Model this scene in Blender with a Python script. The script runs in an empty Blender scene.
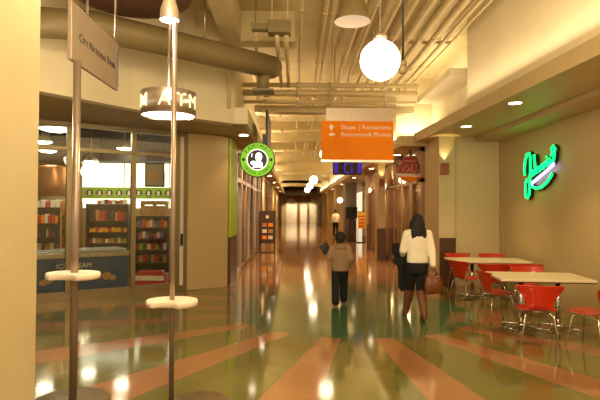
import bpy, bmesh, math, random
from mathutils import Vector, Matrix, Euler
random.seed(7)
S = bpy.context.scene
COL = S.collection
PI = math.pi
R = math.radians

# ---------------------------------------------------------------- render look
S.view_settings.view_transform = 'Standard'
S.view_settings.look = 'None'
S.view_settings.gamma = 1.0
S.view_settings.use_curve_mapping = False
S.view_settings.exposure = 0.5
S.render.engine = 'CYCLES'
S.cycles.use_denoising = True
S.cycles.max_bounces = 7
S.cycles.diffuse_bounces = 4
S.cycles.glossy_bounces = 4
S.cycles.transparent_max_bounces = 12
S.cycles.sample_clamp_indirect = 6.0
S.cycles.caustics_reflective = False
S.cycles.caustics_refractive = False

# ---------------------------------------------------------------- materials
def lin(c):
    return tuple(((v/255)/12.92 if v/255 <= .04045 else ((v/255+.055)/1.055)**2.4) for v in c) + (1,)

def mat(name, rgb, rough=.6, metal=0, spec=.5, noise=.06, scale=6, coat=0, bump=0):
    m = bpy.data.materials.new(name); m.use_nodes = True
    nt = m.node_tree; b = nt.nodes['Principled BSDF']
    c = lin(rgb)
    tc = nt.nodes.new('ShaderNodeTexCoord'); n = nt.nodes.new('ShaderNodeTexNoise')
    n.inputs['Scale'].default_value = scale; n.inputs['Detail'].default_value = 4
    nt.links.new(tc.outputs['Object'], n.inputs['Vector'])
    r = nt.nodes.new('ShaderNodeValToRGB')
    r.color_ramp.elements[0].position = .3; r.color_ramp.elements[1].position = .7
    r.color_ramp.elements[0].color = tuple(max(0, v*(1-noise)) for v in c[:3]) + (1,)
    r.color_ramp.elements[1].color = tuple(min(1, v*(1+noise)) for v in c[:3]) + (1,)
    nt.links.new(n.outputs['Fac'], r.inputs['Fac'])
    nt.links.new(r.outputs['Color'], b.inputs['Base Color'])
    b.inputs['Roughness'].default_value = rough
    b.inputs['Metallic'].default_value = metal
    b.inputs['Specular IOR Level'].default_value = spec
    b.inputs['Coat Weight'].default_value = coat
    if bump:
        bp = nt.nodes.new('ShaderNodeBump'); bp.inputs['Strength'].default_value = bump
        bp.inputs['Distance'].default_value = .01
        nt.links.new(n.outputs['Fac'], bp.inputs['Height']); nt.links.new(bp.outputs['Normal'], b.inputs['Normal'])
    return m

def emit(name, rgb, strength):
    m = bpy.data.materials.new(name); m.use_nodes = True
    nt = m.node_tree; b = nt.nodes['Principled BSDF']
    b.inputs['Base Color'].default_value = tuple(.75*v for v in lin(rgb)[:3]) + (1,)
    b.inputs['Emission Color'].default_value = lin(rgb)
    b.inputs['Emission Strength'].default_value = strength
    b.inputs['Roughness'].default_value = .4
    return m

def glass_mat(name, refl=.07, tint=(1, 1, 1, 1)):
    m = bpy.data.materials.new(name); m.use_nodes = True
    nt = m.node_tree; out = nt.nodes['Material Output']; nt.nodes.remove(nt.nodes['Principled BSDF'])
    t = nt.nodes.new('ShaderNodeBsdfTransparent'); t.inputs['Color'].default_value = tint
    g = nt.nodes.new('ShaderNodeBsdfGlossy'); g.inputs['Roughness'].default_value = .02
    mx = nt.nodes.new('ShaderNodeMixShader')
    fr = nt.nodes.new('ShaderNodeLayerWeight'); fr.inputs['Blend'].default_value = .2
    mth = nt.nodes.new('ShaderNodeMath'); mth.operation = 'MULTIPLY_ADD'
    mth.inputs[1].default_value = .35; mth.inputs[2].default_value = refl
    nt.links.new(fr.outputs['Fresnel'], mth.inputs[0]); nt.links.new(mth.outputs[0], mx.inputs['Fac'])
    nt.links.new(t.outputs[0], mx.inputs[1]); nt.links.new(g.outputs[0], mx.inputs[2])
    nt.links.new(mx.outputs[0], out.inputs['Surface'])
    return m

M = dict(
    cream=mat('cream paint', (226, 214, 182), .6, noise=.03, scale=2),
    wall=mat('warm wall paint', (206, 186, 146), .6, noise=.03, scale=2),
    neonwall=mat('tan wall paint', (190, 172, 128), .55, noise=.03, scale=2),
    pier=mat('pier paint', (192, 178, 138), .55, noise=.03, scale=3),
    pilaster=mat('pilaster paint', (190, 164, 118), .55, noise=.03, scale=3),
    deck=mat('ceiling deck paint', (206, 190, 146), .75, noise=.08, scale=3),
    beam=mat('beam paint', (198, 182, 138), .7, noise=.05, scale=3),
    duct=mat('duct paint', (122, 106, 70), .5, noise=.05, scale=4),
    conduit=mat('conduit paint', (205, 185, 136), .4, noise=.06, scale=5),
    soffit=mat('soffit paint', (196, 176, 132), .5, noise=.03),
    olive=mat('olive soffit paint', (168, 146, 92), .55, noise=.03),
    lime=mat('lime paint', (186, 216, 40), .45, noise=.03),
    limedark=mat('dark lime paint', (112, 130, 20), .45, noise=.03),
    brown=mat('brown panel', (84, 54, 40), .35, noise=.1, scale=9),
    greycol=mat('grey column', (128, 116, 104), .5),
    metal=mat('brushed frame metal', (150, 136, 104), .35, metal=.7, noise=.05),
    steel=mat('brushed steel', (196, 182, 172), .28, metal=.9, noise=.06, scale=14),
    polemetal=mat('bronze pole metal', (156, 138, 122), .3, metal=.55, noise=.05),
    chrome=mat('chrome', (220, 214, 205), .12, metal=1, noise=.02),
    mullion=mat('mullion brown', (156, 122, 98), .35, metal=.3),
    black=mat('black plastic', (18, 16, 15), .4),
    dark=mat('dark ceiling', (52, 42, 34), .7),
    darkwood=mat('dark wood', (58, 36, 26), .35, noise=.2, scale=8),
    white=mat('white laminate', (236, 228, 214), .35, noise=.02),
    offwhite=mat('off white enamel', (232, 214, 194), .4, noise=.02),
    tabletop=mat('pale table laminate', (226, 214, 182), .3, noise=.03),
    red=mat('red lacquered shell', (190, 40, 10), .35, noise=.05, coat=.4),
    orange=mat('orange sign face', (255, 142, 8), .6, noise=.03, spec=.2),
    signgrey=mat('satin sign metal', (186, 168, 148), .35, metal=.5, noise=.05, scale=12),
    ink=mat('dark lettering', (40, 34, 32), .5),
    bluestrip=mat('blue sign strip', (116, 112, 150), .5),
    paint_white=mat('white lettering', (255, 244, 228), .5, noise=.02),
    skin=mat('skin', (190, 132, 98), .5, noise=.05, scale=12),
    sweater=mat('cream knit', (236, 228, 208), .85, noise=.06, scale=30, bump=.3),
    hoodie=mat('taupe jersey', (150, 122, 92), .9, noise=.08, scale=25, bump=.3),
    blackcloth=mat('black cloth', (16, 15, 16), .85, noise=.2, scale=20),
    boots=mat('brown suede', (112, 66, 36), .6, noise=.12, scale=20),
    hair=mat('dark hair', (24, 16, 13), .7, noise=.3, scale=40),
    leather=mat('brown leather', (108, 58, 28), .4, noise=.12, scale=14),
    shoe=mat('dark shoe', (44, 32, 26), .5),
    sole=mat('tan sole', (150, 112, 76), .6),
    freezer=mat('freezer blue panel', (34, 72, 120), .35, noise=.2, scale=3),
    freezertop=mat('freezer lid', (196, 198, 196), .2),
    copper=mat('copper sheet', (188, 130, 78), .35, metal=.6, noise=.1),
    wood=mat('pale crate wood', (182, 132, 74), .6, noise=.12, scale=10),
    band=mat('shop green band', (134, 176, 44), .45),
    shopwall=mat('shop wall white', (246, 246, 236), .5, noise=.02),
    shopolive=mat('shop wall olive', (150, 126, 92), .6),
    yellow=mat('yellow poster', (224, 176, 60), .5, noise=.12, scale=12),
    maroon=mat('red badge', (176, 44, 30), .4),
    sconce=mat('sconce box red', (150, 76, 50), .4),
    purple=mat('purple banner', (150, 130, 160), .5),
    glass=glass_mat('shop glass', .05, (.94, .97, .93, 1)),
    mallglass=glass_mat('corridor glass', .10, (.9, .85, .78, 1)),
    shadowdisc=mat('kiosk base and shadow disc', (104, 86, 54), .4),
    farceil=mat('far ceiling brown', (124, 96, 64), .7),
    dimlens=emit('dim lens', (255, 226, 190), .35),
    globe=emit('globe glow', (255, 232, 186), 22),
    farglobe=emit('far globe glow', (255, 232, 190), 9),
    downlight=emit('downlight glow', (255, 236, 196), 16),
    shoplamp=emit('shop lamp glow', (255, 240, 214), 22),
    drumlight=emit('drum diffuser glow', (255, 240, 214), 5),
    drumletter=emit('drum letter glow', (255, 240, 180), .9),
    spotglow=emit('spot lens glow', (255, 240, 205), 20),
    neon=emit('green neon', (0, 235, 80), 4.4),
    neonpurple=emit('violet neon', (170, 140, 255), 2.2),
    neonback=mat('neon can green black', (12, 34, 20), .4),
    blueneon=emit('blue neon', (70, 50, 200), .5),
    badge=emit('lit lime badge', (126, 205, 6), .45),
    badgewhite=emit('lit badge white', (250, 246, 255), .9),
    litpanel=emit('backlit shop fascia', (255, 252, 226), 1.1),
)

def floor_mat():
    m = bpy.data.materials.new('polished radial floor'); m.use_nodes = True
    nt = m.node_tree; L = nt.links.new; b = nt.nodes['Principled BSDF']
    def N(t, **k):
        n = nt.nodes.new(t)
        for a, v in k.items(): setattr(n, a, v)
        return n
    def mth(op, a, bb=None, c=None):
        n = N('ShaderNodeMath', operation=op)
        for i, v in enumerate((a, bb, c)):
            if v is None: continue
            if isinstance(v, (int, float)): n.inputs[i].default_value = v
            else: L(v, n.inputs[i])
        return n.outputs[0]
    geo = N('ShaderNodeNewGeometry'); sx = N('ShaderNodeSeparateXYZ'); L(geo.outputs['Position'], sx.inputs[0])
    dx = mth('SUBTRACT', sx.outputs[0], 1.0); dy = mth('SUBTRACT', sx.outputs[1], 9.05)
    r = mth('SQRT', mth('ADD', mth('MULTIPLY', dx, dx), mth('MULTIPLY', dy, dy)))
    ang = mth('DEGREES' if False else 'MULTIPLY', mth('ARCTAN2', mth('MULTIPLY', dx, -1), mth('MULTIPLY', dy, -1)), 57.29578)
    fr = mth('SUBTRACT', mth('FRACT', mth('ADD', mth('DIVIDE', mth('ADD', ang, 6.6), 20.0), 18.5)), .5)
    wedge = mth('LESS_THAN', mth('ABSOLUTE', fr), .175)
    outer = mth('MAXIMUM', mth('GREATER_THAN', r, 8.2), mth('MULTIPLY', mth('GREATER_THAN', r, 3.3), mth('GREATER_THAN', dy, 2.2)))
    inner = mth('LESS_THAN', r, 2.05)
    stripe = mth('MAXIMUM', wedge, outer)
    no = N('ShaderNodeTexNoise'); no.inputs['Scale'].default_value = 1.3; no.inputs['Detail'].default_value = 6
    no2 = N('ShaderNodeTexNoise'); no2.inputs['Scale'].default_value = 90; no2.inputs['Detail'].default_value = 2
    L(geo.outputs['Position'], no.inputs['Vector']); L(geo.outputs['Position'], no2.inputs['Vector'])
    def mix(f, a, c):
        n = N('ShaderNodeMix', data_type='RGBA')
        if isinstance(f, (int, float)): n.inputs[0].default_value = f
        else: L(f, n.inputs[0])
        for sock, v in ((n.inputs[6], a), (n.inputs[7], c)):
            if isinstance(v, tuple): sock.default_value = v
            else: L(v, sock)
        return n.outputs[2]
    ol = mix(no.outputs['Fac'], lin((98, 98, 46)), lin((128, 122, 68)))
    tan = mix(no.outputs['Fac'], lin((150, 104, 66)), lin((172, 126, 86)))
    teal = mix(no.outputs['Fac'], lin((62, 104, 70)), lin((86, 116, 78)))
    c = mix(stripe, ol, tan); c = mix(inner, c, teal)
    sp = N('ShaderNodeMix', data_type='RGBA', blend_type='MULTIPLY'); sp.inputs[0].default_value = .25
    L(c, sp.inputs[6]); rr = N('ShaderNodeValToRGB'); rr.color_ramp.elements[0].position = .35; rr.color_ramp.elements[1].position = .6
    rr.color_ramp.elements[0].color = (.5, .5, .5, 1)
    L(no2.outputs['Fac'], rr.inputs['Fac']); L(rr.outputs['Color'], sp.inputs[7])
    L(sp.outputs[2], b.inputs['Base Color'])
    ro = N('ShaderNodeMapRange'); ro.inputs[3].default_value = .06; ro.inputs[4].default_value = .13
    L(no.outputs['Fac'], ro.inputs[0]); L(ro.outputs[0], b.inputs['Roughness'])
    b.inputs['Specular IOR Level'].default_value = .6
    b.inputs['Coat Weight'].default_value = .2; b.inputs['Coat Roughness'].default_value = .07
    bp = N('ShaderNodeBump'); bp.inputs['Strength'].default_value = .008; bp.inputs['Distance'].default_value = .02
    L(no.outputs['Fac'], bp.inputs['Height']); L(bp.outputs['Normal'], b.inputs['Normal'])
    return m
M['floor'] = floor_mat()

# ---------------------------------------------------------------- geometry helpers
class MB:
    """Collects shapes into one bmesh; build() links them as one mesh object."""
    def __init__(s): s.bm = bmesh.new()
    def box(s, x0, x1, y0, y1, z0, z1, bevel=0):
        vs = [s.bm.verts.new((x, y, z)) for x in (x0, x1) for y in (y0, y1) for z in (z0, z1)]
        f = [(0, 1, 3, 2), (4, 6, 7, 5), (0, 4, 5, 1), (2, 3, 7, 6), (0, 2, 6, 4), (1, 5, 7, 3)]
        fs = [s.bm.faces.new([vs[i] for i in q]) for q in f]
        if bevel:
            ed = list({e for q in fs for e in q.edges})
            bmesh.ops.bevel(s.bm, geom=ed, offset=bevel, segments=2, affect='EDGES', profile=.5)
        return s
    def prism(s, pts, z0, z1):
        a = [s.bm.verts.new((p[0], p[1], z0)) for p in pts]; b = [s.bm.verts.new((p[0], p[1], z1)) for p in pts]
        n = len(pts)
        s.bm.faces.new(a[::-1]); s.bm.faces.new(b)
        for i in range(n): s.bm.faces.new((a[i], a[(i+1) % n], b[(i+1) % n], b[i]))
        return s
    def rings(s, rings, cap=True):
        vs = [[s.bm.verts.new(p) for p in r] for r in rings]; n = len(vs[0])
        for a, b in zip(vs, vs[1:]):
            for i in range(n):
                f = s.bm.faces.new((a[i], a[(i+1) % n], b[(i+1) % n], b[i])); f.smooth = True
        if cap: s.bm.faces.new(vs[0][::-1]); s.bm.faces.new(vs[-1])
        return s
    def tube(s, pts, r, seg=10, cap=True):
        pts = [Vector(p) for p in pts]; rs = r if isinstance(r, (list, tuple)) else [r]*len(pts)
        rings = []; up = None
        for i, p in enumerate(pts):
            d = (pts[min(i+1, len(pts)-1)] - pts[max(i-1, 0)]).normalized()
            if up is None:
                up = Vector((0, 0, 1)) if abs(d.z) < .9 else Vector((1, 0, 0))
            a = d.cross(up).normalized(); b = a.cross(d).normalized(); up = b
            rings.append([p + rs[i]*(a*math.cos(2*PI*k/seg) + b*math.sin(2*PI*k/seg)) for k in range(seg)])
        return s.rings(rings, cap)
    def lathe(s, prof, seg=28, c=(0, 0, 0), cap=False):
        rings = [[Vector((c[0]+max(r, 1e-4)*math.cos(2*PI*k/seg), c[1]+max(r, 1e-4)*math.sin(2*PI*k/seg), c[2]+z)) for k in range(seg)] for r, z in prof]
        return s.rings(rings, cap)
    def ball(s, c, r, sx=1, sy=1, sz=1, seg=18, rot=None):
        m = Matrix.Translation(c) @ (rot.to_4x4() if rot else Matrix()) @ Matrix.Diagonal((r*sx, r*sy, r*sz, 1))
        g = bmesh.ops.create_uvsphere(s.bm, u_segments=seg, v_segments=max(8, seg*2//3), radius=1, matrix=m)
        for v in g['verts']:
            for f in v.link_faces: f.smooth = True
        return s
    def disc_y(s, c, r, th, seg=36):
        """disc in the XZ plane, facing -Y"""
        return s.rings([[Vector((c[0]+r*math.cos(2*PI*k/seg), y, c[2]+r*math.sin(2*PI*k/seg))) for k in range(seg)] for y in (c[1], c[1]+th)])
    def poly_y(s, pts, y0, y1):
        return s.rings([[Vector((p[0], y, p[1])) for p in pts] for y in (y0, y1)])
    def mesh_in(s, me, m):
        me = me.copy(); me.transform(m); s.bm.from_mesh(me); bpy.data.meshes.remove(me); return s
    def build(s, name, material, parent=None, smooth=False, mods=None):
        bmesh.ops.recalc_face_normals(s.bm, faces=s.bm.faces[:])
        me = bpy.data.meshes.new(name); s.bm.to_mesh(me); s.bm.free()
        me.materials.append(M[material] if isinstance(material, str) else material)
        o = bpy.data.objects.new(name, me); COL.objects.link(o)
        if parent is not None: o.parent = parent
        if smooth:
            for p in me.polygons: p.use_smooth = True
        return o

def tag(o, label, cat, group=None, kind=None):
    o['label'] = label; o['category'] = cat
    if group: o['group'] = group
    if kind: o['kind'] = kind
    return o
def thing(name, loc, label, cat, group=None, rz=0):
    o = bpy.data.objects.new(name, None); COL.objects.link(o); o.empty_display_size = .1
    o.location = loc; o.rotation_euler = (0, 0, rz)
    return tag(o, label, cat, group)
def struct(o):
    o['kind'] = 'structure'; return o
def copy_thing(o, loc, rz, label, group=None):
    def cp(x, parent):
        c = x.copy(); COL.objects.link(c)
        if parent is not None: c.parent = parent
        for ch in list(x.children): cp(ch, c)
        return c
    c = cp(o, None); c.location = loc; c.rotation_euler = (0, 0, rz); c['label'] = label
    if group: c['group'] = group
    return c
def text_mesh(txt, size, depth=.004, align='CENTER', spacing=1.0, shear=0):
    cu = bpy.data.curves.new('lettering', 'FONT'); cu.body = txt; cu.size = size; cu.extrude = depth
    cu.align_x = align; cu.align_y = 'CENTER'; cu.space_character = spacing; cu.shear = shear; cu.resolution_u = 3
    o = bpy.data.objects.new('lettering', cu); COL.objects.link(o)
    dg = bpy.context.evaluated_depsgraph_get(); me = bpy.data.meshes.new_from_object(o.evaluated_get(dg))
    bpy.data.objects.remove(o); bpy.data.curves.remove(cu)
    return me
FACE_CAM = Matrix.Rotation(PI/2, 4, 'X')                                   # text plane -> XZ, read from -Y
def light(name, kind, loc, energy, rgb=(255, 230, 186), rot=(0, 0, 0), size=.2, spot=60, sy=None, parent=None, blend=.5):
    l = bpy.data.lights.new(name, kind); l.energy = energy; l.color = lin(rgb)[:3]
    if kind == 'AREA':
        l.size = size
        if sy: l.shape = 'RECTANGLE'; l.size_y = sy
    else: l.shadow_soft_size = size
    if kind == 'SPOT': l.spot_size = R(spot); l.spot_blend = blend
    o = bpy.data.objects.new(name, l); COL.objects.link(o); o.location = loc; o.rotation_euler = rot
    if parent is not None: o.parent = parent
    return o

# ---------------------------------------------------------------- camera
cd = bpy.data.cameras.new('camera'); cam = bpy.data.objects.new('camera', cd); COL.objects.link(cam)
cd.sensor_width = 36; cd.lens = 31.2; cd.clip_end = 300
cam.location = (0, 0, 1.72)
cam.rotation_euler = (Matrix.Rotation(-math.atan(7/520), 3, 'Z') @ Matrix.Rotation(PI/2+math.atan(10/520), 3, 'X') @ Matrix.Rotation(R(.3), 3, 'Z')).to_euler()
S.camera = cam
w = bpy.data.worlds.new('world'); S.world = w; w.use_nodes = True
w.node_tree.nodes['Background'].inputs['Color'].default_value = lin((255, 232, 192))
w.node_tree.nodes['Background'].inputs['Strength'].default_value = .8
# ================================================================ THE SETTING
struct(MB().box(-12, 8, -4, 78, -.1, 0).build('floor', 'floor'))
struct(MB().box(-12, 8, -4, 78, 5.3, 5.45).build('ceiling', 'deck'))

# near pier on the left
struct(MB().box(-2.7, -1.63, 1.2, 3.35, 0, 5.3, .01).build('wall_near_pier', 'pier'))

# ---- right side: neon wall, dropped soffit, upper wall
struct(MB().box(4.78, 4.95, -1, 12.2, 0, 3.43).build('wall_right', 'neonwall'))
struct(MB().box(3.7, 4.78, 12.0, 12.2, 0, 3.43).build('wall_right_end', 'wall'))
struct(MB().prism([(3.52, -1), (3.32, 5.63), (3.03, 13.0), (4.95, 13.0), (4.95, -1)], 3.43, 3.65).build('ceiling_right_soffit', 'soffit'))
struct(MB().box(4.22, 4.78, -1, 12.0, 3.34, 3.43).build('trim_1', 'soffit'))
struct(MB().prism([(3.56, -1), (3.36, 5.63), (3.2, 9.5), (3.4, 9.5), (3.6, 5.63), (3.8, -1)], 3.65, 5.3).build('wall_right_upper', 'cream'))
struct(MB().box(3.75, 3.9, 9.5, 14.0, 3.65, 5.3).build('wall_right_recess', 'cream'))
struct(MB().box(3.15, 3.9, 10.4, 13.2, 4.45, 4.6).build('ceiling_right_ledge', 'cream'))
struct(MB().box(2.78, 3.9, 14.0, 14.2, 3.6, 5.3).build('wall_right_crossing', 'cream'))
struct(MB().box(2.78, 2.95, 14.2, 62, 3.6, 5.3).build('wall_right_beyond', 'cream'))
struct(MB().box(2.7, 6, 13.0, 62, 3.35, 3.6).build('ceiling_right_far_soffit', 'soffit'))
c1 = struct(MB().box(3.35, 3.72, 11.9, 13.2, 0, 3.43, .01).build('wall_right_column', 'wall'))
struct(MB().box(3.36, 3.73, 11.86, 11.92, 0, 1.1).build('baseboard_right', 'brown'))
k = 0
for y, wd, m in ((18.0, .7, 'wall'), (23.4, .8, 'wall'), (31.0, 1.0, 'greycol'), (36, 1, 'wall'), (44, 1, 'wall'), (53, 1, 'wall')):
    k += 1
    x0 = 3.1 if m == 'greycol' else 3.38 if y > 20 and y < 30 else 2.95
    x1 = 3.2 if y == 18.0 else 3.42
    struct(MB().box(x0, 3.8 if m == 'greycol' else x1, y, y+wd, 0, 3.35, .01).build('wall_right_column', m))
    if m == 'wall' and y < 30: struct(MB().box(x0-.03, x1+.03, y-.03, y+.03, 0, 1.1).build('baseboard_right', 'brown'))

# ---- left side: bulkhead over the shop front and along the corridor
edge = [(-6.0, 4.55), (-3.5, 7.24), (-2.63, 8.45), (-1.93, 9.2), (-1.12, 9.86), (-.87, 9.9), (-.87, 62)]
struct(MB().prism([(x-.05 if y < 60 else x-.05, y+.04) for x, y in edge] + [(-1.7, 62), (-1.7, 11.6), (-2.3, 11.3), (-4.75, 9.6), (-9, 6.6)], 3.36, 3.5).build('ceiling_left_soffit', 'olive'))
up = [(-6.02, 4.53), (-3.52, 7.22), (-2.64, 8.43), (-1.94, 9.18), (-1.12, 9.84)]
struct(MB().prism(up + [(-1.2, 10.2), (-2.0, 9.45), (-2.75, 8.6), (-3.65, 7.4), (-6.1, 4.8)], 3.35, 5.3).build('wall_left_upper', 'cream'))
struct(MB().prism([(-1.12, 9.84), (-.87, 9.88), (-.86, 62), (-.95, 62), (-.95, 10.0), (-1.12, 9.98)], 3.35, 3.66).build('trim_4', 'cream'))
struct(MB().box(-1.3, -1.12, 9.95, 62, 3.5, 5.3).build('wall_left_beyond', 'cream'))
# facade frame of reference: u along the shop front, v into the shop
FO = Vector((-4.68, 9.5, 0)); FA = math.atan2(1.68, 2.38)
FM = Matrix.Translation(FO) @ Matrix.Rotation(FA, 4, 'Z')
def facade(mb, name, material, parent=None):
    o = mb.build(name, material, parent)
    if parent is None: o.matrix_world = FM
    return o
struct(facade(MB().box(2.915, 3.87, -.12, .25, 0, 3.35, .01), 'wall_left_pilaster', 'pilaster'))
struct(facade(MB().box(-3, 2.915, -.02, .14, 0, .11), 'baseboard_left', 'metal'))
# each bay of the shop front: a frame with its pane
def bay(n, u0, u1, zrail=2.85):
    f = MB()
    f.box(u0, u0+.045, -.03, .06, .11, 3.35).box(u1-.045, u1, -.03, .06, .11, 3.35)
    f.box(u0, u1, -.03, .06, 3.27, 3.35).box(u0, u1, -.03, .06, zrail-.03, zrail+.03).box(u0, u1, -.03, .06, .11, .17)
    o = struct(facade(f, 'window_%d' % n, 'metal'))
    g = MB().box(u0+.045, u1-.045, .005, .02, .17, 3.27).build('pane', 'glass', o)
for i, (a, b) in enumerate(((-2.6, -1.2), (-1.2, .57), (.57, 1.787), (1.787, 2.72))): bay(i+1, a, b)
d = struct(facade(MB().box(2.72, 2.77, -.03, .06, .11, 3.35).box(2.865, 2.915, -.03, .06, .11, 3.35).box(2.72, 2.915, -.03, .06, 3.27, 3.35), 'door_1', 'metal'))
MB().box(2.77, 2.865, 0, .04, .11, 3.27).build('door_leaf', 'offwhite', d)
MB().box(2.80, 2.835, -.05, 0, .95, 1.2).build('door_handle', 'black', d)
# shop shell
struct(MB().box(-10, -1.9, 17.0, 17.15, 0, 4.3).build('wall_shop_back', 'shopolive'))
struct(MB().box(-10.15, -10, 5, 17.15, 0, 4.3).build('wall_shop_left', 'shopolive'))
struct(MB().box(-2.05, -1.9, 12.2, 17, 0, 4.3).build('wall_shop_right', 'shopwall'))
struct(MB().prism([(-10, 7.6), (-6.5, 8.5), (-4.8, 9.75), (-2.4, 11.45), (-2.05, 12), (-2.05, 17), (-10, 17)], 4.15, 4.3).build('ceiling_shop', 'dark'))
struct(MB().box(-10, -2.05, 16.2, 17, 3.22, 4.15).build('ceiling_shop_drop', 'dark'))

# ---- corridor, left: lime corner over a brown base, then a glazed front
struct(MB().box(-1.75, -1.41, 11.75, 13.1, 1.1, 3.35).build('trim_2', 'lime'))
struct(MB().box(-1.76, -1.44, 11.70, 11.78, 1.1, 3.35).build('trim_3', 'limedark'))
struct(MB().box(-1.78, -1.40, 11.75, 13.05, 0, 1.1).build('baseboard_left', 'brown'))
wn = 4
def side_bay(x, s, y0, y1, top=3.35, frame='mullion', head=2.5, post=.12):
    """a bay of a corridor shop front in the plane X=x; s=+1 when the corridor lies on its +X side"""
    global wn; wn += 1
    f = MB(); a, b = (x-.1, x+.03) if s > 0 else (x-.03, x+.1)
    f.box(a, b, y0, y0+post, 0, top).box(a, b, y1-post, y1, 0, top)
    f.box(a, b, y0, y1, top-.12, top).box(a, b, y0, y1, head-.05, head+.05).box(a, b, y0, y1, 0, .15)
    o = struct(f.build('window_%d' % wn, frame))
    MB().box(x-.04, x-.025, y0+post, y1-post, .15, top-.12).build('pane', 'mallglass', o)
for i in range(8): side_bay(-1.44, 1, 13.1+1.35*i, 13.1+1.35*(i+1), frame='steel' if i % 2 == 0 else 'mullion', post=.14)
struct(MB().box(-1.75, -1.43, 23.9, 27, 0, 3.35).build('wall_left', 'wall'))
for i in range(4): side_bay(-1.44, 1, 27+1.8*i, 28.8+1.8*i, post=.18)
struct(MB().box(-1.75, -1.43, 34.2, 62, 0, 3.35).build('wall_left_far', 'wall'))
struct(MB().box(-4.0, -3.9, 17.3, 34.2, 0, 3.35).build('wall_left_shop', 'shopolive'))
# ---- corridor, right: glazed fronts between the columns
for i in range(4): side_bay(3.3, -1, 13.2+1.2*i, 14.4+1.2*i, post=.14)
for i in range(3): side_bay(3.42, -1, 18.7+1.55*i, 20.25+1.55*i, post=.16)
for i in range(3): side_bay(4.3, -1, 24.2+2.6*i, 26.8+2.6*i, post=.2)
struct(MB().box(3.42, 4.4, 24.0, 24.2, 0, 3.35).build('wall_right_return', 'wall'))
struct(MB().box(3.42, 3.6, 32, 62, 0, 3.35).build('wall_right_far', 'wall'))
struct(MB().box(6.0, 6.1, 12.2, 33, 0, 3.35).build('wall_right_shop', 'shopolive'))
# ---- far end
struct(MB().box(-4, 6, 75, 75.2, 0, 5.3).build('wall_end', 'wall'))
for i, (x, wd) in enumerate(((-.2, .8), (1.55, .55), (2.8, .5))):
    pts = [(x-wd, 0), (x+wd, 0)] + [(x+wd*math.cos(a), 2.6+.8*math.sin(a)) for a in [PI*k/12 for k in range(13)]]
    struct(MB().poly_y(pts, 74.9, 75.05).build('trim_%d' % (5+i), 'shopwall'))
for i, x in enumerate((.8, 2.2)): struct(MB().box(x-.14, x+.14, 74.6, 75.02, 0, 3.9).build('column', 'mullion'))
struct(MB().box(-1.75, -1.6, 62, 75, 0, 5.3).build('wall_left_end', 'wall'))
struct(MB().box(3.4, 3.6, 62, 75, 0, 5.3).build('wall_right_end_far', 'wall'))
struct(MB().box(-1.6, 3.4, 61, 75, 3.9, 4.2).build('ceiling_far', 'farceil'))
# ---- ceiling beams
for i, y in enumerate((4.4, 9.3, 16, 21, 26, 32, 38, 45, 53)):
    struct(MB().box(-1.12 if y > 9.9 else -6, (.02 if y < 9.4 else 2.8), y, y+.35, 4.75, 5.3).build('beam', 'beam'))
struct(MB().box(-1.25, -.95, -2, 9.3, 4.7, 5.3).build('beam', 'beam'))
struct(MB().box(-.9, 2.8, 12.0, 12.3, 3.98, 4.14).build('beam', 'beam'))
for y, z in ((18, 4.1), (24, 3.95), (30, 4.0), (40, 4.0), (50, 4.0)):
    struct(MB().box(-1.12, 2.8, y, y+.3, z, z+.3).build('beam', 'beam'))

# ================================================================ CEILING SERVICES
CON = [(1.62, .045, 'innermost'), (1.86, .05, 'second'), (2.12, .055, 'third'), (2.38, .055, 'fourth'), (2.64, .06, 'fifth'), (2.86, .04, 'sixth'), (3.02, .025, 'outermost')]
for i, (x, r, word) in enumerate(CON):
    t = thing('ceiling_conduit', (x, 2, 4.95), 'cream ceiling conduit, %s of the parallel run beside the right upper wall' % word, 'conduit', 'conduits along the right upper wall')
    MB().tube([(0, -4, 0), (0, 7.2 + .0*i, 0), (0, 11.9, 0)], r, 12).build('pipe', 'conduit', t)
    for y in (1.6, 3.6, 5.6, 7.6, 9.6):
        MB().tube([(0, y-.06, 0), (0, y+.06, 0)], r*1.22, 12).build('coupling', 'conduit', t)
for y, word in ((4.0, 'nearest to the big glowing globe'), (7.0, 'halfway along the conduit run'), (10.2, 'farthest along the conduit run, before the white ledge')):
    t = thing('conduit_hanger', (2.3, y, 5.03), 'painted strut hanger across the ceiling conduits, ' + word, 'hanger', 'struts carrying the conduits')
    MB().box(-.85, .8, -.02, .02, 0, .05).build('strut', 'conduit', t)
    for x in (-.7, .6): MB().tube([(x, 0, .04), (x, 0, .27)], .008, 6).build('rod', 'conduit', t)
THIN = [(.12, .03, 4.9, 'thin pipe left of the bell lamp, straight overhead'), (.5, .035, 4.85, 'pale pipe passing just left of the bell lamp'), (.62, .025, 4.85, 'slim pipe directly beside the pale pipe at the bell lamp'),
        (1.08, .05, 4.95, 'wide pipe between the bell lamp and the glowing globe'), (1.32, .03, 5.0, 'slim pipe above the glowing globe')]
for x, r, z, word in THIN:
    t = thing('ceiling_pipe', (x, 2, z), 'cream ' + word, 'pipe', 'pipes down the middle of the ceiling')
    MB().tube([(0, -4, 0), (0, 9.75, 0), (0, 11, -.25), (0, 26, -.25)], r, 10).build('pipe', 'conduit', t)
    for y in (3.1, 6.2, 9.0): MB().tube([(0, y-.05, 0), (0, y+.05, 0)], r*1.3, 10).build('coupling', 'conduit', t)
    if z < 4.92: MB().tube([(0, 5, 0), (0, 5, 5.3-z)], .008, 6).build('hanger_rod', 'conduit', t)
CROSS = [(11.2, 4.42, .05, 'uppermost'), (11.3, 4.27, .07, 'middle'), (11.45, 4.1, .04, 'lowest')]
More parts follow.
